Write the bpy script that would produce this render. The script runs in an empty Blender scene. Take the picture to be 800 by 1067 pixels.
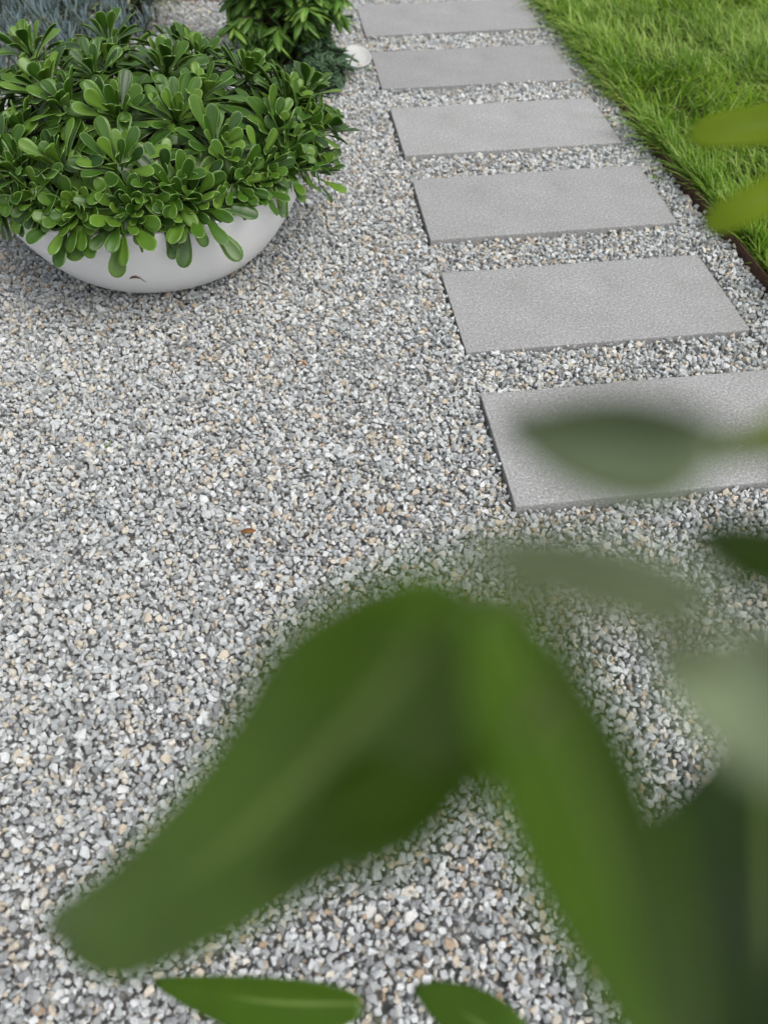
import bpy, bmesh, math, random
import numpy as np
from mathutils import Vector, Matrix, noise

scene = bpy.context.scene
rad = math.radians

# ------------------------------------------------------------------ camera
cam_d = bpy.data.cameras.new('camera')
cam = bpy.data.objects.new('camera', cam_d)
scene.collection.objects.link(cam)
cam.location = (-0.300, -1.341, 1.470)
cam.rotation_euler = (rad(90 - 47.88), 0, 0)
cam_d.sensor_fit = 'VERTICAL'
cam_d.sensor_height = 36
cam_d.lens = 900 / 1067 * 36
cam_d.clip_start = 0.02
cam_d.clip_end = 500
cam_d.dof.use_dof = True
cam_d.dof.focus_distance = 2.05
cam_d.dof.aperture_fstop = 2.8
scene.camera = cam

# ------------------------------------------------------------------ world, sun, exposure
SUN_EL, SUN_AZ = 58, 134          # high sun behind thin cloud, from behind the camera's right shoulder
w = bpy.data.worlds.new('World')
scene.world = w
w.use_nodes = True
nt = w.node_tree
sky = nt.nodes.new('ShaderNodeTexSky')
sky.sky_type = 'NISHITA'
sky.sun_disc = False
sky.sun_elevation = rad(SUN_EL)
sky.sun_rotation = rad(SUN_AZ)
sky.air_density = 1.0
sky.dust_density = 5.0
sky.ozone_density = 1.0
bg = nt.nodes['Background']
bg.inputs['Strength'].default_value = 0.15
hs = nt.nodes.new('ShaderNodeHueSaturation')      # thin cloud: the blue is mostly greyed out
hs.inputs['Saturation'].default_value = 0.35
nt.links.new(sky.outputs[0], hs.inputs['Color'])
nt.links.new(hs.outputs[0], bg.inputs['Color'])
sl = bpy.data.lights.new('sun', 'SUN')
sl.energy = 0.85
sl.angle = rad(40)
sl.color = (1.0, 0.975, 0.94)
so = bpy.data.objects.new('sun', sl)
scene.collection.objects.link(so)
az, el = rad(SUN_AZ), rad(SUN_EL)
to_sun = Vector((math.sin(az) * math.cos(el), math.cos(az) * math.cos(el), math.sin(el)))
so.rotation_euler = to_sun.to_track_quat('Z', 'Y').to_euler()
so.location = to_sun * 20
scene.view_settings.view_transform = 'Standard'
scene.view_settings.look = 'None'
scene.view_settings.exposure = 0.51
scene.view_settings.gamma = 1
scene.view_settings.use_curve_mapping = False
scene.cycles.use_denoising = True
scene.cycles.max_bounces = 8
scene.cycles.transparent_max_bounces = 8

# ------------------------------------------------------------------ helpers
def link(o, parent=None):
    scene.collection.objects.link(o)
    if parent is not None:
        o.parent = parent
    return o

def tag(o, label, cat, group=None, kind=None):
    if label: o['label'] = label
    if cat: o['category'] = cat
    if group: o['group'] = group
    if kind: o['kind'] = kind
    return o

def empty(name, loc, rz=0):
    o = bpy.data.objects.new(name, None)
    o.empty_display_size = 0.05
    o.location = loc
    o.rotation_euler = (0, 0, rz)
    return link(o)

def mesh_from(name, verts, faces, mat, parent=None, smooth=True, attrs=None):
    """verts (n,3) array, faces list of tuples or (m,4) array; attrs = {name: per-vertex floats}"""
    me = bpy.data.meshes.new(name)
    verts = np.asarray(verts, dtype=np.float32)
    if isinstance(faces, np.ndarray):
        k = faces.shape[1]
        me.vertices.add(len(verts))
        me.vertices.foreach_set('co', verts.ravel())
        me.loops.add(faces.size)
        me.loops.foreach_set('vertex_index', faces.astype(np.int32).ravel())
        me.polygons.add(len(faces))
        me.polygons.foreach_set('loop_start', np.arange(0, faces.size, k, dtype=np.int32))
        me.update(calc_edges=True)
    else:
        me.from_pydata(verts.tolist(), [], faces)
        me.update()
    if smooth:
        me.polygons.foreach_set('use_smooth', np.ones(len(me.polygons), dtype=bool))
    for k, v in (attrs or {}).items():
        a = me.attributes.new(k, 'FLOAT', 'POINT')
        a.data.foreach_set('value', np.asarray(v, dtype=np.float32))
    me.validate()
    if mat: me.materials.append(mat)
    return link(bpy.data.objects.new(name, me), parent)

def sstep(a, b, x):
    x = np.clip((x - a) / (b - a), 0, 1)
    return x * x * (3 - 2 * x)
class N:
    """small wrapper for building node materials"""
    def __init__(self, name):
        self.m = bpy.data.materials.new(name)
        self.m.use_nodes = True
        self.t = self.m.node_tree
        self.p = self.t.nodes['Principled BSDF']
        self.out = self.t.nodes['Material Output']
    def n(self, typ, **kw):
        x = self.t.nodes.new(typ)
        for k, v in kw.items():
            if k.startswith('i_'):
                x.inputs[k[2:].replace('_', ' ')].default_value = v
            else:
                setattr(x, k, v)
        return x
    def l(self, a, b): self.t.links.new(a, b)
    def ramp(self, fac, stops, interp='LINEAR'):
        r = self.n('ShaderNodeValToRGB')
        cr = r.color_ramp
        cr.interpolation = interp
        while len(cr.elements) > 1: cr.elements.remove(cr.elements[-1])
        for i, (p, c) in enumerate(stops):
            e = cr.elements[0] if i == 0 else cr.elements.new(p)
            e.position = p
            e.color = (c[0], c[1], c[2], 1) if len(c) == 3 else c
        self.l(fac, r.inputs[0])
        return r.outputs[0]
    def mix(self, fac, a, b, mode='MIX'):
        x = self.n('ShaderNodeMix', data_type='RGBA', blend_type=mode)
        for s, v in ((x.inputs[0], fac), (x.inputs[6], a), (x.inputs[7], b)):
            if hasattr(v, 'is_output'): self.l(v, s)
            else: s.default_value = v if isinstance(v, (int, float)) else (*v, 1)
        return x.outputs[2]
    def noise(self, scale, detail=4, rough=.55, vec=None, dims='3D'):
        x = self.n('ShaderNodeTexNoise', noise_dimensions=dims)
        x.inputs['Scale'].default_value = scale
        x.inputs['Detail'].default_value = detail
        x.inputs['Roughness'].default_value = rough
        if vec is not None: self.l(vec, x.inputs['Vector'])
        return x.outputs['Fac']
    def coord(self, which='Object'):
        return self.n('ShaderNodeTexCoord').outputs[which]
    def attr(self, name, typ='GEOMETRY'):
        return self.n('ShaderNodeAttribute', attribute_name=name, attribute_type=typ).outputs['Fac']
    def bump(self, h, strength, dist):
        b = self.n('ShaderNodeBump')
        b.inputs['Strength'].default_value = strength
        b.inputs['Distance'].default_value = dist
        self.l(h, b.inputs['Height'])
        self.l(b.outputs[0], self.p.inputs['Normal'])
        return b.outputs[0]
    def set(self, rough=.6, spec=.5):
        self.p.inputs['Roughness'].default_value = rough
        self.p.inputs['Specular IOR Level'].default_value = spec
    def base(self, c):
        if hasattr(c, 'is_output'): self.l(c, self.p.inputs['Base Color'])
        else: self.p.inputs['Base Color'].default_value = (*c, 1)
    def translucent(self, color, amount):
        tr = self.n('ShaderNodeBsdfTranslucent')
        if hasattr(color, 'is_output'): self.l(color, tr.inputs[0])
        else: tr.inputs[0].default_value = (*color, 1)
        mx = self.n('ShaderNodeMixShader')
        mx.inputs[0].default_value = amount
        self.l(self.p.outputs[0], mx.inputs[1])
        self.l(tr.outputs[0], mx.inputs[2])
        self.l(mx.outputs[0], self.out.inputs['Surface'])

# ------------------------------------------------------------------ materials
STONE_STOPS = [(0.00, (.24, .245, .25)), (.07, (.335, .350, .352)), (.25, (.465, .488, .488)), (.50, (.57, .595, .593)),
               (.68, (.665, .69, .686)), (.80, (.71, .73, .72)), (.84, (.70, .67, .60)), (.94, (.60, .54, .43)),
               (.985, (.55, .46, .35)), (1.0, (.45, .34, .24))]
def mat_stone():
    m = N('granite_chip')
    tint = m.attr('tint', 'INSTANCER')
    c = m.ramp(tint, STONE_STOPS)
    off = m.n('ShaderNodeVectorMath', operation='ADD')
    sc = m.n('ShaderNodeVectorMath', operation='SCALE')
    cmb = m.n('ShaderNodeCombineXYZ')
    m.l(tint, cmb.inputs[0]); m.l(tint, cmb.inputs[1])
    m.l(cmb.outputs[0], sc.inputs[0]); sc.inputs['Scale'].default_value = 371.0
    m.l(m.coord('Object'), off.inputs[0]); m.l(sc.outputs[0], off.inputs[1])
    sp = m.noise(4.5, 5, .7, off.outputs[0])
    spk = m.ramp(sp, [(.30, (.42, .43, .45)), (.46, (.95, .95, .95)), (.62, (1.15, 1.15, 1.14))])
    m.base(m.mix(.55, c, spk, 'MULTIPLY'))
    m.set(.75, .35)
    m.bump(sp, .5, .12)
    return m.m
def mat_gravel_bed():
    m = N('gravel_underlay')
    co = m.coord('Object')
    v = m.n('ShaderNodeTexVoronoi', feature='F1')
    v.inputs['Scale'].default_value = 62
    m.l(co, v.inputs['Vector'])
    sep = m.n('ShaderNodeSeparateColor')
    m.l(v.outputs['Color'], sep.inputs[0])
    c = m.ramp(sep.outputs[0], [(0, (.22, .22, .215)), (1, (.40, .40, .39))])     # dusty soil between the stones
    m.base(c)
    inv = m.n('ShaderNodeMath', operation='MULTIPLY'); inv.inputs[1].default_value = -1
    m.l(v.outputs['Distance'], inv.inputs[0])
    m.bump(inv.outputs[0], 1, .012)
    m.set(.9, .2)
    return m.m
def mat_concrete():
    m = N('cast_concrete')
    co = m.coord('Object')
    rnd = m.n('ShaderNodeObjectInfo').outputs['Random']
    fine = m.noise(140, 5, .85, co)
    grain = m.ramp(fine, [(.28, (.15, .15, .15)), (.42, (.74, .74, .74)), (.56, (1.12, 1.12, 1.12)), (.70, (2.3, 2.3, 2.3))])
    blot = m.noise(5.5, 5, .6, co)
    bl = m.ramp(blot, [(.25, (.78, .78, .76)), (.40, (.94, .94, .93)), (.55, (1, 1, 1)), (.75, (1.09, 1.09, 1.09))])
    tone = m.ramp(rnd, [(0, (.256, .257, .256)), (1, (.292, .293, .290))])
    c = m.mix(1, tone, grain, 'MULTIPLY')
    c = m.mix(1, c, bl, 'MULTIPLY')
    pits = m.noise(1100, 2, .5, co)
    m.base(c)
    h = m.n('ShaderNodeMath', operation='ADD')
    m.l(fine, h.inputs[0]); m.l(pits, h.inputs[1])
    m.bump(h.outputs[0], .15, .0015)
    m.set(.82, .3)
    return m.m
def mat_leaf(name, dark, mid, light, rough=.35, trans=.25, spec=.5, tcol=None, scale=30, edge=None, rib=None):
    m = N(name)
    r = m.attr('rnd')
    c = m.ramp(r, [(0, dark), (.5, mid), (1, light)])
    n = m.noise(scale, 4, .6, m.coord('Object'))
    c = m.mix(.5, c, m.ramp(n, [(.3, (.7, .72, .7)), (.7, (1.25, 1.22, 1.2))]), 'MULTIPLY')
    if rib:
        e = m.attr('edge')
        c = m.mix(m.ramp(e, [(.02, (1, 1, 1)), (.10, (0, 0, 0))]), c, rib)
    if edge:
        e = m.attr('edge')
        c = m.mix(m.ramp(e, [(.80, (0, 0, 0)), (1, (1, 1, 1))]), c, edge)
    m.base(c)
    m.set(rough, spec)
    m.bump(n, .12, .004)
    if trans:
        t = m.mix(1, c, tcol or (1.2, 1.5, .5), 'MULTIPLY')
        m.translucent(t, trans)
    return m.m
def mat_plain(name, col, rough=.6, spec=.4, var=.25, scale=20, bump=.2, dist=.004):
    m = N(name)
    n = m.noise(scale, 5, .6, m.coord('Object'))
    a = 1 - var; b = 1 + var
    m.base(m.mix(1, col, m.ramp(n, [(.3, (a, a, a)), (.7, (b, b, b))]), 'MULTIPLY'))
    m.set(rough, spec)
    if bump: m.bump(n, bump, dist)
    return m.m
def mat_bowl():
    m = N('white_glazed_bowl')
    co = m.coord('Object')
    n = m.noise(6, 5, .6, co)
    c = m.ramp(n, [(.3, (.84, .85, .85)), (.7, (.89, .895, .895))])
    sep = m.n('ShaderNodeSeparateXYZ'); m.l(co, sep.inputs[0])
    # splashed dirt where the bowl meets the gravel, with a ragged upper line
    ad = m.n('ShaderNodeMath', operation='MULTIPLY_ADD')
    m.l(n, ad.inputs[0]); ad.inputs[1].default_value = -.05; m.l(sep.outputs[2], ad.inputs[2])
    dirt = m.ramp(ad.outputs[0], [(0.0, (1, 1, 1)), (.022, (0, 0, 0))])
    c = m.mix(dirt, c, (.42, .39, .34))
    m.base(c)
    m.set(.38, .45)
    m.bump(m.noise(90, 3, .5, co), .05, .002)
    return m.m
def mat_rust():
    m = N('rusted_steel')
    co = m.coord('Object')
    n = m.noise(45, 6, .65, co)
    m.base(m.ramp(n, [(.25, (.035, .022, .016)), (.5, (.075, .040, .025)), (.75, (.13, .07, .04))]))
    m.set(.85, .3)
    m.bump(n, .4, .003)
    return m.m

M_STONE, M_BED, M_CONC, M_BOWL, M_RUST = mat_stone(), mat_gravel_bed(), mat_concrete(), mat_bowl(), mat_rust()
M_SOIL = mat_plain('dark_soil', (.045, .034, .024), .95, .1, .5, 60, .8, .01)
M_TURF = mat_plain('turf_soil', (.06, .055, .03), .95, .1, .5, 40, .8, .01)
M_AEON = mat_leaf('fleshy_green_leaf', (.015, .048, .004), (.038, .100, .007), (.115, .215, .024), .36, .12, .42, scale=22, edge=(.16, .27, .06))
M_GRASS = mat_leaf('grass_blade', (.075, .155, .018), (.18, .295, .04), (.38, .46, .14), .5, .4, .3, scale=12)
M_FG = mat_leaf('glossy_shrub_leaf', (.020, .055, .001), (.058, .125, .001), (.15, .225, .001), .36, .28, .36, (1.4, 1.6, .2), 18, rib=(.16, .24, .05))
M_FGPALE = mat_leaf('pale_shrub_leaf', (.16, .21, .11), (.24, .30, .17), (.34, .40, .25), .4, .25, .4, (1.1, 1.2, .7), 18)  # pale grey-green for some near leaves, same on both faces
M_SHRUB = mat_leaf('shrub_leaf', (.05, .125, .02), (.11, .23, .035), (.27, .40, .07), .4, .3, .4, scale=30)
M_SKIRT = mat_leaf('fine_dark_leaf', (.03, .065, .03), (.05, .10, .048), (.09, .15, .07), .5, .15, .3, scale=30)
M_BLUE = mat_leaf('blue_grey_finger_leaf', (.07, .11, .115), (.115, .165, .175), (.18, .235, .235), .6, 0, .3, scale=20)
M_SILVER = mat_leaf('silver_green_leaf', (.12, .18, .10), (.22, .28, .15), (.45, .46, .28), .6, .15, .3, scale=20)
M_STEM = mat_plain('green_brown_stem', (.07, .085, .03), .7, .3, .4, 60, .5, .003)
M_BARK = mat_plain('brown_bark', (.07, .05, .035), .9, .2, .4, 60, .8, .004)
M_DRY = mat_plain('dry_leaf_brown', (.16, .075, .03), .8, .2, .4, 90, .5, .003)
M_WHITE = mat_plain('white_painted_metal', (.44, .45, .44), .45, .4, .06, 20, .1)
M_DARKMETAL = mat_plain('dark_metal', (.04, .04, .042), .5, .4, .2, 40, .1)
M_KERB = mat_plain('pinkish_brick', (.26, .20, .18), .9, .2, .25, 30, .6, .01)

# ------------------------------------------------------------------ setting
EDGE = [(1.075, -0.60), (0.990, 0.0), (0.851, 0.894), (0.803, 1.197), (0.771, 1.401), (0.744, 1.552), (0.688, 1.891), (0.565, 2.836), (0.469, 3.402), (0.25, 4.7), (0.08, 5.7)]
EX = np.array([e[0] for e in EDGE]); EY = np.array([e[1] for e in EDGE])
def edge_x(y): return np.interp(y, EY, EX)
ANG = rad(7.39)
AX = np.array([math.cos(ANG), math.sin(ANG)]); AY = np.array([-math.sin(ANG), math.cos(ANG)])
SLAB_W, SLAB_D, PITCH = .821, .400, .589
SLABS = [(.004, .005), (.002, -.003), (0, -.003), (.003, -.004), (-.005, .004), (-.004, .001)]   # small laying errors
BOWL = np.array([-1.0, 1.165])

g = mesh_from('gravel_bed', [(-60, -60, -.052), (60, -60, -.052), (60, 60, -.052), (-60, 60, -.052)], [(0, 1, 2, 3)], M_BED)
g['kind'] = 'structure'
ys = np.linspace(-.6, 5.7, 40)
v = [(edge_x(y) + .002, y, -.012) for y in ys] + [(30, y, -.012) for y in ys]
k = len(ys)
lw = mesh_from('lawn_soil', v, [(i, i + k, i + k + 1, i + 1) for i in range(k - 1)], M_TURF)
lw['kind'] = 'structure'

# ------------------------------------------------------------------ paving slabs
def make_slab():
    bm = bmesh.new()
    bmesh.ops.create_cube(bm, size=1)
    bmesh.ops.scale(bm, vec=(SLAB_W, SLAB_D, .05), verts=bm.verts)
    bmesh.ops.translate(bm, vec=(SLAB_W / 2, SLAB_D / 2, -.025), verts=bm.verts)
    bmesh.ops.bevel(bm, geom=bm.edges[:], offset=.0022, segments=2, affect='EDGES', profile=.6)
    me = bpy.data.meshes.new('paving_slab')
    bm.to_mesh(me); bm.free()
    me.materials.append(M_CONC)
    return link(bpy.data.objects.new('paving_slab', me))
SLAB_LABELS = [
    'grey concrete paving slab partly hidden by the blurred foreground leaves, nearest the camera',
    'grey concrete paving slab second from the camera, fully clear of leaves beside the rusty edging',
    'grey concrete paving slab third from the camera, level with the lower edge of the white bowl',
    'grey concrete paving slab fourth from the camera, level with the middle of the potted succulent',
    'grey concrete paving slab fifth from the camera, with grass hanging over its corner',
    'grey concrete paving slab farthest from the camera, cut by the top of the photo']
slab0 = make_slab()
for i, (dx, dy) in enumerate(SLABS):
    s = slab0 if i == 0 else slab0.copy()
    if i: link(s)
    o = AY * (PITCH * i + dy) + AX * dx
    s.location = (o[0], o[1], 0)
    s.rotation_euler = (rad([.25, -.2, .15, .3, -.25, .1][i]), rad([-.15, .2, -.25, .1, .2, -.1][i]), ANG + rad([0, .15, -.2, .1, -.1, .2][i]))
    tag(s, SLAB_LABELS[i], 'paving slab', 'stepping slabs laid in the gravel')

# ------------------------------------------------------------------ rusty lawn edging
ys = np.linspace(-.6, 5.7, 140)
vv, ff = [], []
rng = np.random.default_rng(5)
for i, y in enumerate(ys):
    x = edge_x(y) + .004 * math.sin(y * 5.1) * .5
    for dx, z in ((-.005, -.06), (-.005, .025), (-.004, .0265), (0, .0265), (.001, .025), (.001, -.06)):
        vv.append((x + dx, y, z + .003 * math.sin(y * 2.3)))
for i in range(len(ys) - 1):
    for j in range(5):
        a = i * 6 + j
        ff.append((a, a + 1, a + 7, a + 6))
ed = mesh_from('lawn_edging', vv, ff, M_RUST, smooth=False)
tag(ed, 'rusty brown steel strip holding back the lawn beside the gravel', 'lawn edging')

# ------------------------------------------------------------------ gravel
def hull_stone(seed):
    r = random.Random(seed)
    bm = bmesh.new()
    ax = (1.06, r.uniform(.72, .98), r.uniform(.58, .88))
    for i in range(11):
        d = Vector((r.gauss(0, 1), r.gauss(0, 1), r.gauss(0, 1))).normalized()
        k = r.uniform(.82, 1.08)
        bm.verts.new((d.x * ax[0] * k, d.y * ax[1] * k, d.z * ax[2] * k))
    res = bmesh.ops.convex_hull(bm, input=bm.verts)
    bmesh.ops.delete(bm, geom=[e for e in res['geom_interior'] if isinstance(e, bmesh.types.BMVert)], context='VERTS')
    bmesh.ops.bevel(bm, geom=bm.edges[:], offset=.045, segments=1, affect='EDGES', profile=.5, clamp_overlap=True)
    me = bpy.data.meshes.new('stone_chip')
    bm.to_mesh(me); bm.free()
    me.materials.append(M_STONE)
    return bpy.data.objects.new('stone_chip', me)
stones = bpy.data.collections.new('stone_chips')
NST = 18
for i in range(NST): stones.objects.link(hull_stone(100 + i))

def wave(x, y, seed, scale):
    r = np.random.default_rng(seed)
    o = np.zeros_like(x)
    for i in range(10):
        a = r.uniform(0, 6.28); k = scale * r.uniform(.5, 1.8); p = r.uniform(0, 6.28)
        o += np.sin((x * math.cos(a) + y * math.sin(a)) * k + p)
    return o / 10 ** .5
rng = np.random.default_rng(11)
def layer(pitch, z, jit, tiltmax, dens=1.0):
    y = np.arange(-1.75, 4.7, pitch * .866)
    x = np.arange(-4.2, 2.0, pitch)
    X, Y = np.meshgrid(x, y)
    X = X + (np.arange(len(y)) % 2 * pitch / 2)[:, None]
    X = X.ravel() + rng.normal(0, jit * pitch, X.size)
    Y = Y.ravel() + rng.normal(0, jit * pitch, Y.size)
    half = 1.25 + .42 * (Y + 1.34)
    keep = (np.abs(X + .3) < half) & (X < edge_x(Y) - .010) & (rng.random(X.size) < dens)
    bd = np.hypot(X - BOWL[0], Y - BOWL[1])
    keep &= bd > .165
    X, Y = X[keep], Y[keep]
    s = np.clip(rng.lognormal(math.log(.0081), .26, X.size), .0042, .0145)
    Z = z + .0055 * wave(X, Y, 3, 9) + rng.normal(0, .0022, X.size)
    # keep stones off the slabs: those centred just outside are allowed to touch the sides
    u = X * AX[0] + Y * AX[1]; t = X * AY[0] + Y * AY[1]
    ok = np.ones(X.size, bool)
    for i, (dx, dy) in enumerate(SLABS):
        a0 = dx; t0 = PITCH * i + dy
        du = np.maximum(np.maximum(a0 - u, u - a0 - SLAB_W), 0)
        dt = np.maximum(np.maximum(t0 - t, t - t0 - SLAB_D), 0)
        inside = np.hypot(du, dt) < s * .72
        ok &= ~inside
    X, Y, Z, s = X[ok], Y[ok], Z[ok], s[ok]
    tint = rng.random(X.size)
    # warm stones gather in loose drifts
    tint = np.clip(tint ** 1.0 + .03 * wave(X, Y, 8, 4) * (tint > .6), 0, 1)
    R = np.stack([rng.normal(0, tiltmax, X.size), rng.normal(0, tiltmax, X.size), rng.uniform(0, 6.283, X.size)], 1)
    S = np.stack([s * rng.uniform(.85, 1.2, X.size), s * rng.uniform(.8, 1.1, X.size), s * rng.uniform(.8, 1.15, X.size)], 1)
    return np.stack([X, Y, Z], 1), R, S, tint
parts = [layer(.0122, -.0225, .26, 1.2), layer(.0150, -.0140, .20, .7), layer(.0222, -.0055, .30, .55, .70)]
P, R, S, T = [np.concatenate([p[i] for p in parts]) for i in range(4)]
n = len(P)
me = bpy.data.meshes.new('gravel')
me.vertices.add(n)
me.vertices.foreach_set('co', P.astype(np.float32).ravel())
for nm, typ, arr in (('srot', 'FLOAT_VECTOR', R), ('sscl', 'FLOAT_VECTOR', S)):
    a = me.attributes.new(nm, typ, 'POINT'); a.data.foreach_set('vector', arr.astype(np.float32).ravel())
a = me.attributes.new('tint', 'FLOAT', 'POINT'); a.data.foreach_set('value', T.astype(np.float32))
a = me.attributes.new('pick', 'INT', 'POINT'); a.data.foreach_set('value', rng.integers(0, NST, n).astype(np.int32))
me.materials.append(M_STONE)
gravel = link(bpy.data.objects.new('gravel', me))
ng = bpy.data.node_groups.new('scatter_stones', 'GeometryNodeTree')
ng.interface.new_socket('Geometry', in_out='INPUT', socket_type='NodeSocketGeometry')
ng.interface.new_socket('Geometry', in_out='OUTPUT', socket_type='NodeSocketGeometry')
gi = ng.nodes.new('NodeGroupInput'); go = ng.nodes.new('NodeGroupOutput')
ip = ng.nodes.new('GeometryNodeInstanceOnPoints')
ci = ng.nodes.new('GeometryNodeCollectionInfo')
ci.inputs['Collection'].default_value = stones
ci.inputs['Separate Children'].default_value = True
ci.inputs['Reset Children'].default_value = True
def named(nm, typ):
    x = ng.nodes.new('GeometryNodeInputNamedAttribute'); x.data_type = typ; x.inputs['Name'].default_value = nm
    return [o for o in x.outputs if o.enabled and o.name == 'Attribute'][0]
ip.inputs['Pick Instance'].default_value = True
L = ng.links.new
L(gi.outputs[0], ip.inputs['Points']); L(ci.outputs[0], ip.inputs['Instance'])
L(named('pick', 'INT'), ip.inputs['Instance Index'])
L(named('srot', 'FLOAT_VECTOR'), ip.inputs['Rotation'])
L(named('sscl', 'FLOAT_VECTOR'), ip.inputs['Scale'])
L(ip.outputs[0], go.inputs[0])
md = gravel.modifiers.new('scatter', 'NODES'); md.node_group = ng
tag(gravel, 'loose pale grey and tan granite gravel chips', None, None, 'stuff')

# ------------------------------------------------------------------ lawn grass
def grass():
    rng = np.random.default_rng(21)
    n = 70000
    Y = rng.uniform(-.5, 5.0, n)
    e = edge_x(Y)
    X = e + .006 + np.abs(rng.random(n)) * 2.1
    # a thicker fringe along the edging
    nf = 6500
    Yf = rng.uniform(.2, 5.0, nf); Xf = edge_x(Yf) + .004 + np.abs(rng.normal(0, .05, nf))
    X = np.concatenate([X, Xf]); Y = np.concatenate([Y, Yf])
    keep = X < .95 + .45 * (Y + 1.34) + .3
    # a bare patch of soil by the edging
    bare = ((X - .93) / .06) ** 2 + ((Y - .93) / .10) ** 2 < 1
    keep &= ~(bare & (rng.random(len(X)) < .93))
    X, Y = X[keep], Y[keep]
    n = len(X)
    near = np.clip(1 - (X - edge_x(Y)) / .10, 0, 1)
    tuft = np.clip(1 + .42 * wave(X, Y, 31, 13), .35, 2)
    ln = rng.uniform(.045, .13, n) * (1 + near * tuft * rng.uniform(-.2, 1.0, n)) * tuft ** .6 * np.where(near > .3, 1 - .25 * sstep(1.0, 2.5, Y), 1)
    flow = 2.6 + .9 * wave(X, Y, 32, 4)           # combed over in drifts, mostly towards the path
    azm = flow + rng.normal(0, 1.0, n)
    over = sstep(1.0, 2.5, Y)                      # the far part of the fringe hangs over the strip, the near part less
    azm = np.where((near > .3) & (rng.random(n) < .25 + .75 * over), rng.normal(3.4, 1.0, n), azm)
    X = X + np.where(near > .3, .034 * (1 - over), 0)
    hold = np.where((near > .3) & (np.cos(azm) < 0), .45 * (1 - over), 0)
    lean = np.clip(rng.normal(.62, .28, n) + .25 * near - hold, .03, 1.35)
    curl = (rng.uniform(.3, 1.0, n) + .35 * near) * (1 - hold)
    wd = rng.uniform(.0018, .0040, n)
    seg = 5
    t = np.linspace(0, 1, seg)
    ang = lean[:, None] + curl[:, None] * t[None]
    ds = ln[:, None] / (seg - 1)
    hx = np.concatenate([np.zeros((n, 1)), np.cumsum(np.sin(ang[:, :-1]) * ds, 1)], 1)
    hz = np.concatenate([np.zeros((n, 1)), np.cumsum(np.cos(ang[:, :-1]) * ds, 1)], 1)
    cx, cy = np.cos(azm)[:, None], np.sin(azm)[:, None]
    px = X[:, None] + hx * cx; py = Y[:, None] + hx * cy; pz = -.012 + hz
    pz = np.maximum(pz, np.where(px < edge_x(py), -.012, -.008) + .002)
    w_ = wd[:, None] * np.array([.8, 1, .9, .6, .08])[None]
    twist = rng.normal(0, .5, n)
    sx = -np.sin(azm + twist)[:, None]; sy = np.cos(azm + twist)[:, None]
    A = np.stack([px + sx * w_, py + sy * w_, pz], 2); B = np.stack([px - sx * w_, py - sy * w_, pz + .0004], 2)
    V = np.stack([A, B], 2).reshape(n, seg * 2, 3)
    base = (np.arange(n) * seg * 2)[:, None, None]
    q = np.array([[2 * i, 2 * i + 1, 2 * i + 3, 2 * i + 2] for i in range(seg - 1)])[None]
    F = (base + q).reshape(-1, 4)
    r = np.clip(rng.beta(1.4, 1.7, n) + .16 * wave(X, Y, 33, 9), 0, 1)
    dry = rng.random(n) < .07
    r = np.where(dry, 1, r)
    return mesh_from('grass', V.reshape(-1, 3), F, M_GRASS, attrs={'rnd': np.repeat(r, seg * 2)})
gr = grass()
tag(gr, 'long bright green lawn grass flopping over its edging', None, None, 'stuff')

# ------------------------------------------------------------------ leaf and tube builders
def bez(p, t):
    p = [np.asarray(x, float) for x in p]
    t = np.asarray(t)[:, None]
    return (1 - t) ** 3 * p[0] + 3 * (1 - t) ** 2 * t * p[1] + 3 * (1 - t) * t ** 2 * p[2] + t ** 3 * p[3]
def tube(pts, radii, k=7):
    pts = np.asarray(pts, float); V = []; F = []
    m = len(pts)
    for i in range(m):
        d = pts[min(i + 1, m - 1)] - pts[max(i - 1, 0)]
        d /= np.linalg.norm(d) + 1e-9
        a = np.cross(d, [.31, .27, .91]); a /= np.linalg.norm(a); b = np.cross(d, a)
        for j in range(k):
            t = 2 * math.pi * j / k
            V.append(pts[i] + radii[i] * (a * math.cos(t) + b * math.sin(t)))
    for i in range(m - 1):
        for j in range(k):
            F.append((i * k + j, i * k + (j + 1) % k, (i + 1) * k + (j + 1) % k, (i + 1) * k + j))
    F.append(tuple(range(k))[::-1]); F.append(tuple(range((m - 1) * k, m * k)))
    return np.array(V), F
def sheet(mid, side, nrm, width, fold, thick, cols):
    """closed leaf blade: mid (m,3), side/nrm (m,3), width (m,), fold = rise of the margins, returns verts, quads, edge value"""
    m = len(mid)
    s = np.linspace(-1, 1, cols)
    lift = fold * np.abs(s) ** 1.6
    top = mid[:, None] + side[:, None] * (width[:, None] * s)[..., None] + nrm[:, None] * (width[:, None] * lift)[..., None]
    th = thick * np.sqrt(np.clip(1 - s ** 2 * .96, .04, 1))[None, :, None] * np.ones((m, 1, 1))
    V = np.concatenate([(top + nrm[:, None] * th / 2).reshape(-1, 3), (top - nrm[:, None] * th / 2).reshape(-1, 3)])
    o = m * cols
    F = []
    for i in range(m - 1):
        for j in range(cols - 1):
            a = i * cols + j
            F.append((a, a + cols, a + cols + 1, a + 1))
            F.append((o + a, o + a + 1, o + a + cols + 1, o + a + cols))
    for i in range(m - 1):
        a = i * cols; F.append((a, o + a, o + a + cols, a + cols))
        a = i * cols + cols - 1; F.append((a, a + cols, o + a + cols, o + a))
    for j in range(cols - 1):
        F.append((j, j + 1, o + j + 1, o + j))
        a = (m - 1) * cols + j; F.append((a, o + a, o + a + 1, a + 1))
    ev = np.maximum(np.tile(np.abs(s), (m, 1)), np.linspace(0, 1, m)[:, None] ** 6).ravel()
    return V, np.array(F), np.concatenate([ev, ev])
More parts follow.
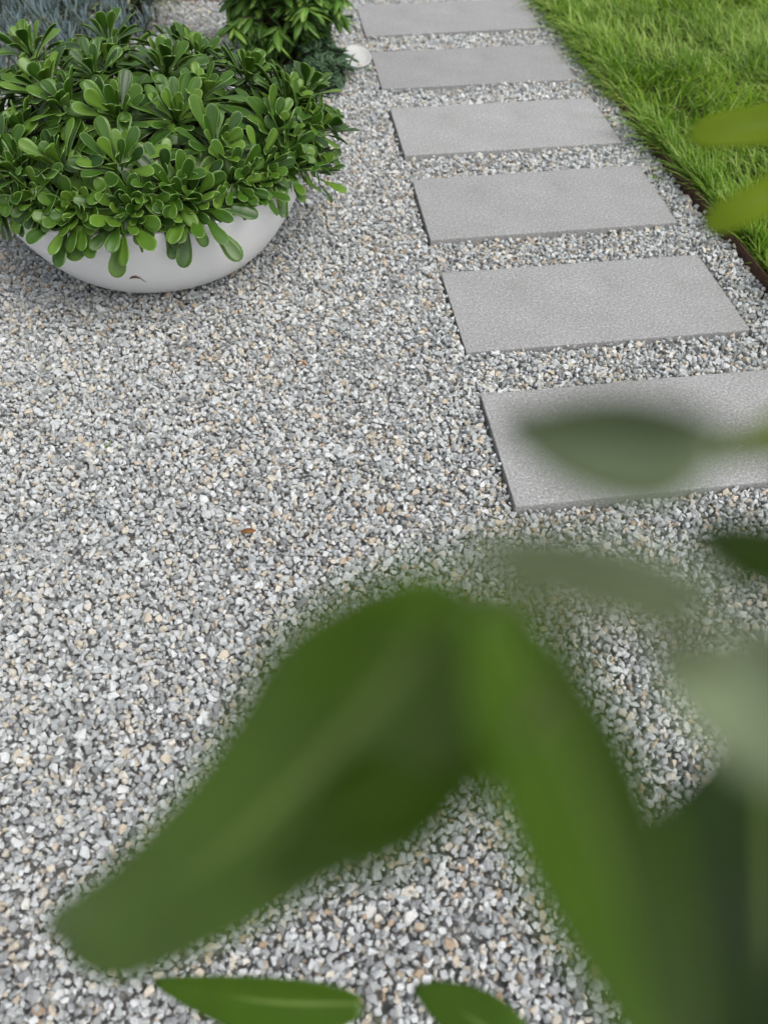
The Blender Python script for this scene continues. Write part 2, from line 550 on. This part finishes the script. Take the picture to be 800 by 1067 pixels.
class Acc:
    def __init__(self): self.V = []; self.F = []; self.a = {}; self.n = 0
    def add(self, V, F, **at):
        self.V.append(V); self.F.append(np.asarray(F) + self.n); self.n += len(V)
        for k, v in at.items():
            self.a.setdefault(k, []).append(np.full(len(V), v) if np.isscalar(v) else v)
    def build(self, name, mat, parent=None):
        return mesh_from(name, np.concatenate(self.V), np.concatenate(self.F), mat, parent, True, {k: np.concatenate(v) for k, v in self.a.items()})
def frame(axis):
    axis = np.asarray(axis, float); axis /= np.linalg.norm(axis)
    a = np.cross(axis, [0.2, .1, 1] if abs(axis[2]) < .9 else [1, 0, 0]); a /= np.linalg.norm(a)
    return axis, a, np.cross(axis, a)

# ------------------------------------------------------------------ white bowl
planter = empty('bowl_planter', (BOWL[0], BOWL[1], -.03))
tag(planter, 'wide shallow white bowl planter standing on the gravel', 'planter')
def lathe(profile, k=96):
    V = []; F = []
    for r, z in profile:
        for j in range(k):
            t = 2 * math.pi * j / k
            V.append((r * math.cos(t), r * math.sin(t), z))
    for i in range(len(profile) - 1):
        for j in range(k):
            F.append((i * k + j, i * k + (j + 1) % k, (i + 1) * k + (j + 1) % k, (i + 1) * k + j))
    return np.array(V), np.array(F)
RB, RR, HB = .258, .492, .322
prof = [(.001, 0), (.243, 0), (.249, .004), (.251, .012), (.247, .018), (.250, .021)]
for i in range(1, 25):
    t = (i / 24) ** 1.6
    prof.append((RB + (RR - RB) * t ** .52, .021 + (HB - .021) * t))
prof += [(RR + .001, HB + .004), (RR - .003, HB + .008), (RR - .018, HB + .008), (RR - .022, HB + .003), (RR - .026, HB - .02), (RR - .05, HB - .06), (RR - .075, HB - .10)]
V, F = lathe(prof)
mesh_from('body', V, F, M_BOWL, planter)
V, F = lathe([(.001, .285), (.2, .282), (.36, .275), (.434, .262)], 64)
F2 = F[:, ::-1]
mesh_from('soil', V, F2, M_SOIL, planter)
# brown scuff on the front of the bowl
mark = Acc()
sp = [(.00, .0), (.006, .006), (.013, .007), (.018, .003), (.022, -.006), (.026, -.015)]
def bowl_r(z):
    pr = [q for q in prof[5:30]]
    return float(np.interp(z, [q[1] for q in pr], [q[0] for q in pr]))
vs = []
for i, (a_, b_) in enumerate(sp):
    wv = [.0015, .005, .006, .004, .003, .0008][i]
    for sgn in (1, -1):
        z = .150 + b_ * 1.4 + sgn * wv; th = -math.pi / 2 - .02 + a_ * 1.6 / .4
        r_ = bowl_r(z) + .0012
        vs.append((r_ * math.cos(th), r_ * math.sin(th), z))
mesh_from('scuff_mark', vs, [(2 * i, 2 * i + 2, 2 * i + 3, 2 * i + 1) for i in range(5)], M_DRY, planter)

# ------------------------------------------------------------------ succulent in the bowl
def rosette_mesh(center, axis, R, seed, name, parent):
    r = random.Random(seed)
    ax, a, b = frame(axis)
    acc = Acc()
    nl = r.randint(34, 42)
    ph0 = r.uniform(0, 6.28)
    down = np.array([0, 0, -1.0])
    rows, cols = 10, 5
    t = np.linspace(0, 1, rows)
    tt = np.array([0, .18, .36, .52, .66, .78, .87, .93, .975, 1.0])
    for i in range(nl):
        f = (i + .5) / nl                      # 0 innermost, 1 outermost
        phi = ph0 + i * 2.39996 + r.uniform(-.2, .2)
        th = rad(10 + 98 * f ** .85 + r.gauss(0, 7))
        ln = R * (.30 + .78 * f ** .55) * r.uniform(.85, 1.1)
        wd = ln * r.uniform(.118, .158) * (1.35 if f < .2 else 1)
        out = a * math.cos(phi) + b * math.sin(phi)
        bend = r.uniform(-.2, .4) + .30 * f    # the blade arches over towards its tip
        pos = np.array(center, float) + ax * (R * (.10 - .22 * f)) + out * R * .03
        mid = []; tang = []
        p = pos.copy()
        for k in range(rows):
            u = tt[k]
            an = th + bend * (u - .25)
            d = ax * math.cos(an) + out * math.sin(an) + down * (.42 * f ** 1.5 * u)
            d /= np.linalg.norm(d)
            if k: p = p + d * ln * (tt[k] - tt[k - 1])
            mid.append(p.copy()); tang.append(d)
        mid = np.array(mid); tang = np.array(tang)
        roll = r.gauss(0, .26)
        s0 = np.cross(ax, out)
        side = np.array([s0 for _ in tang]) 
        side -= tang * (side * tang).sum(1)[:, None]
        side /= np.linalg.norm(side, axis=1)[:, None]
        nr = np.cross(tang, side)
        nr *= np.sign((nr @ ax).sum() + 1e-9)
        side, nr = side * math.cos(roll) + nr * math.sin(roll), nr * math.cos(roll) - side * math.sin(roll)
        w_ = wd * (.17 + .83 * sstep(.30, .84, tt)) * np.where(tt > .83, np.sqrt(np.clip(1 - ((tt - .83) / .174) ** 2, 0, 1)), 1)
        w_ = np.maximum(w_, wd * .05)
        if mid[:, 2].min() < -.040 + .03 * r.random(): continue
        # leaves near the rim drape over it instead of cutting through the shell
        rr = np.hypot(mid[:, 0], mid[:, 1]); lowz = mid[:, 2] + .27 < .340
        mid[:, 2] = np.where((rr > .39) & (rr < .506) & lowz, .070 + .002 * r.random(), mid[:, 2])
        V, F, ev = sheet(mid, side, nr, w_, r.uniform(.12, .38), .0026, cols)
        rv = np.clip(r.gauss(.40, .26) + .18 * (1 - f), 0, 1)
        acc.add(V, F, rnd=float(rv), edge=ev)
    # stalk back into the mound
    return acc.build(name, M_AEON, parent)
FRONT = [(-1.255, 0.932, 0.443), (-1.114, 0.757, 0.401), (-0.992, 0.906, 0.492), (-0.969, 0.743, 0.404), (-1.327, 1.177, 0.45), (-0.802, 1.045, 0.488), (-0.742, 0.851, 0.404), (-0.588, 1.20, 0.39), (-1.087, 1.229, 0.502), (-0.906, 1.135, 0.513), (-0.707, 1.267, 0.421), (-0.864, 0.737, 0.373), (-0.658, 0.854, 0.311), (-0.556, 1.137, 0.253), (-1.101, 0.693, 0.318), (-0.968, 0.683, 0.321), (-1.235, 0.791, 0.371), (-0.799, 0.734, 0.322), (-0.62, 1.03, 0.374), (-0.851, 0.924, 0.479), (-1.302, 1.245, 0.522), (-1.102, 1.33, 0.53)]
aeon = empty('rosette_succulent', (BOWL[0], BOWL[1], .24))
tag(aeon, 'mound of glossy green spoon-leaved succulent rosettes filling the white bowl', 'succulent')
rng = random.Random(77)
cents = [np.array(c) + np.array([0, .035, .012 if c[2] < .44 else -.018]) for c in FRONT]
cents += [np.array(c) for c in [(-.516, 1.127, .235), (-.503, 1.261, .30), (-.575, 1.0, .30), (-1.295, .86, .39), (-.539, 1.358, .371)]]
tries = 0
SKIRT = {}
for k_, a_ in enumerate(range(232, 400, 16)):
    an_ = rad(a_ + rng.uniform(-4, 4))
    SKIRT[len(cents)] = an_
    cents.append(np.array([BOWL[0] + .445 * math.cos(an_), BOWL[1] + .445 * math.sin(an_), rng.uniform(.325, .36)]))
while tries < 6000 and len(cents) < 66:
    tries += 1
    d = np.array([rng.gauss(0, 1), rng.gauss(0, 1), rng.gauss(0, 1)]); d /= np.linalg.norm(d)
    if d[2] < -.05: continue
    q = np.array([BOWL[0], BOWL[1], .275]) + d * np.array([.43, .43, .235])
    if min(np.linalg.norm(q - c) for c in cents) > .130: cents.append(q)
base_c = np.array([BOWL[0], BOWL[1], .24])
for i, c in enumerate(cents):
    d = (c - np.array([BOWL[0], BOWL[1], .20])) / np.array([.43, .43, .30])
    axis = d / np.linalg.norm(d) * .75 + np.array([0, 0, .55]) + np.array([rng.gauss(0, .14), rng.gauss(0, .14), rng.gauss(0, .1)])
    R_ = rng.uniform(.130, .172)
    if i in SKIRT:
        axis = np.array([math.cos(SKIRT[i]), math.sin(SKIRT[i]), rng.uniform(.15, .5)]); R_ *= .95
    ro = rosette_mesh(c - base_c, axis, R_, 500 + i, 'rosette', aeon)
    axn = axis / np.linalg.norm(axis)
    p0 = (c - base_c) - axn * .01
    root = np.array([(c - base_c)[0] * .35, (c - base_c)[1] * .35, .02])
    pts = bez([p0, p0 - axn * .10, root + np.array([0, 0, .08]), root], np.linspace(0, 1, 7))
    V, F = tube(pts, [.007, .008, .009, .009, .010, .010, .011])
    mesh_from('stem', V, F, M_STEM, aeon)

# ------------------------------------------------------------------ generic leafy plants behind
def blade(acc, p, d, side, ln, wd, rnd, fold=.25, droop=.5, rows=6, cols=3, thick=.0006):
    d = np.asarray(d, float); d /= np.linalg.norm(d)
    t = np.linspace(0, 1, rows)
    mid = []; tg = []; q = np.asarray(p, float).copy()
    for i in range(rows):
        dd = d + np.array([0, 0, -droop]) * t[i]; dd /= np.linalg.norm(dd)
        if i: q = q + dd * ln / (rows - 1)
        mid.append(q.copy()); tg.append(dd)
    mid = np.array(mid); tg = np.array(tg)
    sd = np.tile(np.asarray(side, float), (rows, 1)); sd -= tg * (sd * tg).sum(1)[:, None]; sd /= np.linalg.norm(sd, axis=1)[:, None] + 1e-9
    nr = np.cross(sd, tg)
    w_ = np.maximum(wd * np.sin(np.pi * np.clip(t * .93 + .05, 0, 1)) ** .8, wd * .04)
    V, F, ev = sheet(mid, sd, nr, w_, fold, thick, cols)
    acc.add(V, F, rnd=float(rnd), edge=ev)

def leafy_shrub(name, label, base, ctr, rad3, nb, nl, ln, wd, mat, seed, tipw=.25, droop=.5, light=.35):
    r = np.random.default_rng(seed)
    t = empty(name, base)
    tag(t, label, 'shrub')
    acc = Acc()
    c = np.array(ctr) - np.array(base)
    stemV, stemF, off = [], [], 0
    for bi in range(nb):
        d = r.normal(0, 1, 3); d /= np.linalg.norm(d); d[2] = d[2] * .9
        tip = c + d * np.array(rad3) * r.uniform(.75, 1.05)
        tip[2] = max(tip[2], .03)
        st = np.array([r.normal(0, .03), r.normal(0, .03), 0])
        pts = bez([st, st + np.array([0, 0, .15]) + .3 * (tip - st), tip - d * .10 + np.array([0, 0, .04]), tip], np.linspace(0, 1, 8))
        V, F = tube(pts, np.linspace(.0035, .0010, 8), 5)
        stemV.append(V); stemF += [tuple(x + off for x in f) for f in F]; off += len(V)
        for li in range(nl):
            u = r.uniform(.12, 1.0) ** .6
            p = bez([st, st + np.array([0, 0, .15]) + .3 * (tip - st), tip - d * .10 + np.array([0, 0, .04]), tip], [u])[0]
            az_ = r.uniform(0, 6.283)
            dd = d * .6 + np.array([math.cos(az_), math.sin(az_), r.uniform(-.3, .5)]) * .8
            sd = np.array([-math.sin(az_), math.cos(az_), r.normal(0, .35)])
            k = r.uniform(.65, 1.2)
            p = p.copy(); p[2] = max(p[2], .02)
            blade(acc, p, dd, sd, ln * k, wd * k, np.clip(r.normal(light, .18) + tipw * (u > .93), 0, 1), .3, droop)
    fo = acc.build('foliage', mat, t)
    fo.data.vertices.foreach_get
    co = np.empty(len(fo.data.vertices) * 3, np.float32); fo.data.vertices.foreach_get('co', co)
    co = co.reshape(-1, 3); co[:, 2] = np.maximum(co[:, 2], .004); fo.data.vertices.foreach_set('co', co.ravel())
    mesh_from('stem', np.concatenate(stemV), stemF, M_BARK, t)
    return t
leafy_shrub('leafy_shrub', 'bushy green shrub with pointed leaves growing behind the bowl', (-.72, 2.66, -.03), (-.72, 2.68, .28), (.28, .29, .36), 72, 26, .095, .0165, M_SHRUB, 3, .25, .9)
leafy_shrub('trailing_shrub', 'low dark fine-leaved plant spilling on the gravel beside the pale dish', (-.565, 2.42, -.03), (-.555, 2.42, .05), (.13, .20, .12), 50, 24, .045, .007, M_SKIRT, 4, .1, .4, .4)

# blue-grey finger-leaved ground cover, one plant
bl = empty('blue_succulent', (-1.85, 2.75, -.03))
tag(bl, 'blue-grey finger-leaved succulent clump behind the bowl at top left', 'succulent')
r = np.random.default_rng(9)
acc = Acc(); SV, SF, off = [], [], 0
for i in range(230):
    x, y = r.uniform(-.55, .50), r.uniform(-.55, .75)
    if (x / .58) ** 2 + (y / .75) ** 2 > 1.1: continue
    h_ = r.uniform(.20, .36)
    lean = r.normal(0, .10, 2)
    pts = bez([(x, y, 0), (x, y, h_ * .4), (x + lean[0] * .5, y + lean[1] * .5, h_ * .75), (x + lean[0], y + lean[1], h_)], np.linspace(0, 1, 6))
    V, F = tube(pts, np.linspace(.004, .003, 6), 5)
    SV.append(V); SF += [tuple(q + off for q in f) for f in F]; off += len(V)
    for j in range(16):
        u = .35 + .65 * (j + .5) / 16
        p = bez([(x, y, 0), (x, y, h_ * .4), (x + lean[0] * .5, y + lean[1] * .5, h_ * .75), (x + lean[0], y + lean[1], h_)], [u])[0]
        an = j * 2.4 + i
        d = np.array([math.cos(an) * .5, math.sin(an) * .5, r.uniform(.7, 1.3)]); d /= np.linalg.norm(d)
        ln = r.uniform(.045, .08)
        fp = [p, p + d * ln * .35, p + d * ln * .75 + np.array([0, 0, .004]), p + d * ln + np.array([0, 0, .008])]
        V, F = tube(fp, [.0022, .0034, .0032, .0007], 5)
        F4 = [f for f in F if len(f) == 4]
        acc.add(V, F4, rnd=float(np.clip(r.normal(.5, .2), 0, 1)), edge=np.zeros(len(V)))
acc.build('foliage', M_BLUE, bl)
mesh_from('stem', np.concatenate(SV), SF, M_STEM, bl)

leafy_shrub('silver_shrub', 'small silvery shrub with tiny pale leaf tips beside the blue succulent', (-1.50, 3.02, -.03), (-1.56, 3.00, .20), (.40, .36, .24), 150, 24, .022, .005, M_SILVER, 6, .3, .1, .4)

# ------------------------------------------------------------------ pale dish half under the shrub
dish = empty('garden_dish', (-.43, 2.64, -.018))
dish.scale = (.92, .92, .92)
dish.rotation_euler = (rad(14), rad(6), 0)
tag(dish, 'pale round dish tilted on the gravel half under the shrub', 'dish')
V, F = lathe([(.001, .030), (.045, .031), (.066, .036), (.076, .045), (.079, .046), (.080, .042), (.074, .028), (.05, .016), (.001, .014)], 48)
mesh_from('plate', V, F[:, ::-1], M_WHITE, dish)
V, F = lathe([(.001, .016), (.034, .0155), (.036, .002), (.001, .0)], 32)
mesh_from('base', V, F[:, ::-1], M_DARKMETAL, dish)

# low brick border at the very back
kb = Acc()
def box(acc, c, s, rz=0):
    bm = bmesh.new(); bmesh.ops.create_cube(bm, size=1)
    bmesh.ops.scale(bm, vec=s, verts=bm.verts)
    bmesh.ops.bevel(bm, geom=bm.edges[:], offset=.004, segments=2, affect='EDGES')
    bmesh.ops.rotate(bm, cent=(0, 0, 0), matrix=Matrix.Rotation(rz, 3, 'Z'), verts=bm.verts)
    bmesh.ops.translate(bm, vec=c, verts=bm.verts)
    bm.verts.index_update()
    V = np.array([v.co[:] for v in bm.verts]); Fs = [tuple(v.index for v in f.verts) for f in bm.faces]
    bm.free(); return V, Fs
VV, FF, off = [], [], 0
for i in range(9):
    V, Fs = box(None, (-2.3 + i * .212, 3.56 - .02 * i, .0), (.205, .10, .09), -.09 + .01 * math.sin(i * 3))
    VV.append(V); FF += [tuple(q + off for q in f) for f in Fs]; off += len(V)
kb = mesh_from('brick_border', np.concatenate(VV), FF, M_KERB, smooth=False)
tag(kb, 'low pinkish brick border at the far end of the gravel', 'border')

# ------------------------------------------------------------------ litter and sprouts on the gravel
def dry_leaf(loc, rz, ln, label):
    acc = Acc()
    blade(acc, (-ln / 2, 0, .004), (1, 0, .25), (0, 1, .25), ln, ln * .2, .5, .6, .6)
    o = acc.build('dry_leaf', M_DRY)
    o.location = loc; o.rotation_euler = (0, 0, rz)
    return tag(o, label, 'dry leaf', 'dry leaves on the gravel')
dry_leaf((-.524, .548, -.013), -.5, .034, 'small curled brown dry leaf on open gravel right of the bowl')
dry_leaf((-.606, -.06, -.012), .2, .036, 'brown dry leaf flake on gravel above the big blurred leaf')
dry_leaf((-.50, 2.25, -.012), .9, .06, 'reddish dry leaf lying below the dark trailing plant')
dry_leaf((-.44, 2.31, -.012), 2.2, .05, 'brown dry leaf lying at the right rim of the trailing plant')
dry_leaf((.585, 1.63, -.012), 1.2, .045, 'brown dry leaf by the rusty edging near the third slab')
dry_leaf((.640, .93, -.012), .4, .04, 'reddish dry leaf between second and third slabs near the edging')
def sprout(loc, k, n, label, seed):
    r = np.random.default_rng(seed); acc = Acc()
    for i in range(n):
        a_ = r.uniform(0, 6.28)
        blade(acc, (0, 0, 0), (math.cos(a_), math.sin(a_), r.uniform(.5, 1.4)), (-math.sin(a_), math.cos(a_), 0), k * r.uniform(.6, 1), k * .16, r.uniform(.5, .9))
    o = acc.build('weed_sprout', M_SHRUB)
    o.location = loc
    return tag(o, label, 'weed', 'weed sprouts in the gravel')
sprout((-.983, .228, -.024), .028, 5, 'tiny green sprout alone in the open gravel below the bowl', 1)
sprout((-.355, 2.56, -.024), .05, 9, 'green sprout between the pale dish and the slabs', 2)
sprout((.665, 1.60, -.024), .035, 7, 'green sprout beside the rusty edging', 3)

# ------------------------------------------------------------------ shrub in the foreground
FG = [
    ([(-0.287, -1.258, 1.363), (-0.296, -1.253, 1.327), (-0.332, -1.262, 1.245), (-0.412, -1.25, 1.148)], (-0.711, 0.555, 0.433), 0.0246, 0.50, 'blunt'),  # A
    ([(-0.277, -1.272, 1.343), (-0.288, -1.271, 1.331), (-0.303, -1.273, 1.309), (-0.326, -1.273, 1.275)], (0.099, 0.991, -0.086), 0.0171, 0.15, 'long'),  # M
    ([(-0.282, -1.265, 1.362), (-0.288, -1.26, 1.363), (-0.295, -1.258, 1.358), (-0.305, -1.258, 1.345)], (-0.395, 0.548, 0.737), 0.0053, 0.20, 'long'),  # N
    ([(-0.283, -1.263, 1.366), (-0.27, -1.278, 1.345), (-0.256, -1.293, 1.314), (-0.237, -1.316, 1.25)], (-0.885, 0.171, -0.433), 0.0138, 0.50, 'long'),  # B
    ([(-0.246, -1.261, 1.36), (-0.256, -1.251, 1.355), (-0.269, -1.243, 1.349), (-0.288, -1.232, 1.34)], (-0.138, 0.426, 0.894), 0.0075, 0.15, 'long'),  # C
    ([(-0.212, -1.249, 1.283), (-0.198, -1.256, 1.237), (-0.19, -1.272, 1.196), (-0.182, -1.298, 1.132)], (-0.905, 0.316, -0.283), 0.0300, 0.20, 'long'),  # D
    ([(-0.231, -1.279, 1.358), (-0.236, -1.276, 1.353), (-0.245, -1.272, 1.35), (-0.255, -1.261, 1.347)], (0.24, 0.73, 0.64), 0.0125, 0.30, 'long'),  # E
    ([(-0.235, -1.219, 1.358), (-0.245, -1.214, 1.356), (-0.256, -1.209, 1.35), (-0.274, -1.199, 1.343)], (-0.221, 0.263, 0.939), 0.0124, 0.90, 'long'),  # F
    ([(-0.203, -1.197, 1.344), (-0.21, -1.196, 1.338), (-0.218, -1.196, 1.332), (-0.223, -1.191, 1.323)], (-0.557, 0.48, 0.678), 0.0042, 0.20, 'long'),  # G
    ([(-0.215, -1.234, 1.338), (-0.218, -1.227, 1.331), (-0.223, -1.219, 1.324), (-0.23, -1.211, 1.318)], (-0.299, 0.517, 0.802), 0.0087, 0.30, 'long'),  # H
    ([(-0.317, -1.172, 0.706), (-0.369, -1.171, 0.694), (-0.426, -1.162, 0.674), (-0.497, -1.143, 0.652)], (-0.041, 0.813, 0.581), 0.0233, 0.45, 'long'),  # I
    ([(-0.19, -1.22, 0.744), (-0.216, -1.202, 0.746), (-0.242, -1.182, 0.738), (-0.276, -1.163, 0.714)], (0.413, 0.828, 0.38), 0.0235, 0.20, 'long'),  # J
    ([(0.024, -0.713, 1.202), (-0.006, -0.707, 1.194), (-0.033, -0.701, 1.186), (-0.066, -0.684, 1.174)], (-0.065, 0.588, 0.806), 0.0183, 0.10, 'blunt'),  # K
    ([(-0.039, -0.852, 1.238), (-0.059, -0.857, 1.22), (-0.078, -0.854, 1.209), (-0.099, -0.846, 1.189)], (-0.407, 0.71, 0.575), 0.0149, 0.10, 'blunt'),  # L
    ([(-.10, -1.36, 1.31), (-.13, -1.32, 1.31), (-.16, -1.28, 1.295), (-.19, -1.24, 1.27)], (.8, .6, 0), .032, .25, 'long'),  # these three: unseen leaves added between sun and leaf D to shade it
    ([(-.08, -1.37, 1.26), (-.11, -1.34, 1.26), (-.14, -1.31, 1.24), (-.165, -1.285, 1.20)], (.75, .6, .2), .030, .25, 'long'),
    ([(-.08, -1.33, 1.33), (-.08, -1.29, 1.335), (-.09, -1.24, 1.32), (-.11, -1.19, 1.29)], (.95, .1, .2), .030, .25, 'long'),
]
# the rest of the shrub's foliage along its taller branch
for t_, sy, sz in ((.15, .5, .2), (.3, -.4, .35), (.42, .45, .0), (.55, -.2, .4), (.68, .5, .15), (.8, .1, .35)):
    p_ = bez([(.06, -1.46, .52), (.30, -1.25, .85), (.20, -.85, 1.12), (.024, -.713, 1.202)], [t_])[0]
    d_ = np.array([.85, sy, sz]); d_ /= np.linalg.norm(d_)
    FG.append(([p_, p_ + d_ * .04, p_ + d_ * .08 - np.array([0, 0, .005]), p_ + d_ * .125 - np.array([0, 0, .025])], tuple(np.cross(d_, [.1, 0, 1])), .021, .3, 'long'))
fgp = empty('broadleaf_shrub', (.16, -1.46, -.03))
tag(fgp, 'tall green broad-leaved shrub close to the camera, its leaves out of focus', 'shrub')
inv = np.array([.16, -1.46, -.03])
for i, (pts, sd, hw, fold, pf) in enumerate(FG):
    rows, cols = 22, 9
    t = np.linspace(0, 1, rows)
    if pf == 'blunt': t = 1 - (1 - t) ** 1.3
    mid = bez(pts, t) - inv
    tg = np.gradient(mid, axis=0); tg /= np.linalg.norm(tg, axis=1)[:, None]
    side = np.tile(np.array(sd), (rows, 1)); side -= tg * (side * tg).sum(1)[:, None]; side /= np.linalg.norm(side, axis=1)[:, None]
    nr = np.cross(side, tg)
    if (nr @ (np.array([-.3, -1.341, 1.47]) - inv - mid.mean(0))).sum() < 0: nr = -nr
    if pf == 'blunt':
        w_ = hw * (sstep(-.18, .30, t) if i == 0 else sstep(-.1, .25, t)) * (1 - .40 * t) * np.where(t > .86, np.sqrt(np.clip(1 - ((t - .86) / .141) ** 2, 0, 1)), 1)
    else:
        w_ = hw * np.sin(np.pi * np.clip(t * .95 + .035, 0, 1) ** .8) ** .75
    w_ = np.maximum(w_, hw * .03)
    mid = mid + nr * (.05 * hw * np.sin(t * 9 + i))[:, None]
    V, F, ev = sheet(mid, side, nr, w_, fold, .0005, cols)
    rv = {'blunt': .5}.get(pf, .4)
    if i == 5: rv = 0  # leaf D: its shade is painted in as the darkest green
    if i == 7: rv = .0
    if i in (8, 12, 13): rv = .95
    mesh_from('leaf', V, F, M_FGPALE if i in (4, 6, 7) else M_FG, fgp, True, {'rnd': np.full(len(V), rv), 'edge': ev})
BR = [
    [(0.16, -1.46, -0.05), (0.1, -1.47, 0.35), (-0.02, -1.45, 0.75), (-0.11, -1.385, 1.03)],
    [(-0.11, -1.385, 1.03), (-0.15, -1.33, 1.16), (-0.2, -1.278, 1.297), (-0.225, -1.276, 1.34)],
    [(-0.225, -1.276, 1.34), (-0.247, -1.261, 1.353), (-0.268, -1.263, 1.364), (-0.286, -1.262, 1.366)],
    [(-0.225, -1.276, 1.34), (-0.22, -1.268, 1.321), (-0.218, -1.257, 1.303), (-0.212, -1.249, 1.283)],
    [(-0.12, -1.38, 1.05), (-0.08, -1.26, 1.2), (-0.208, -1.218, 1.359), (-0.235, -1.219, 1.358)],
    [(-0.11, -1.385, 1.03), (-0.09, -1.28, 1.2), (-0.203, -1.239, 1.339), (-0.215, -1.234, 1.338)],
    [(-0.02, -1.45, 0.75), (-0.1, -1.38, 0.66), (-0.24, -1.24, 0.68), (-0.317, -1.172, 0.706)],
    [(-0.02, -1.45, 0.75), (-0.08, -1.38, 0.7), (-0.15, -1.27, 0.73), (-0.19, -1.22, 0.744)],
    [(0.06, -1.46, 0.52), (0.3, -1.25, 0.85), (0.2, -0.85, 1.12), (0.024, -0.713, 1.202)],
    [(0.198, -1.059, 0.954), (0.14, -0.98, 1.1), (0.05, -0.86, 1.22), (-0.039, -0.852, 1.238)],
    [(-0.225, -1.276, 1.34), (-0.235, -1.285, 1.372), (-0.226, -1.279, 1.358), (-0.231, -1.279, 1.358)],
    [(-0.225, -1.276, 1.34), (-0.239, -1.277, 1.366), (-0.238, -1.267, 1.361), (-0.246, -1.261, 1.36)],
    [(-0.268, -1.263, 1.364), (-0.27, -1.269, 1.356), (-0.275, -1.274, 1.35), (-0.279, -1.276, 1.347)],
]
BW = [(.011, .006), (.005, .0025), (.002, .0015), (.0015, .001), (.003, .0015), (.003, .0015), (.004, .0015), (.004, .0015), (.005, .0018), (.003, .0015), (.0018, .001), (.0018, .001), (.0015, .001)]
for q, (r0, r1) in zip(BR, BW):
    pts = bez(q, np.linspace(0, 1, 14)) - inv
    V, F = tube(pts, np.linspace(r0, r1, 14), 8)
    mesh_from('branch', V, F, M_STEM, fgp)
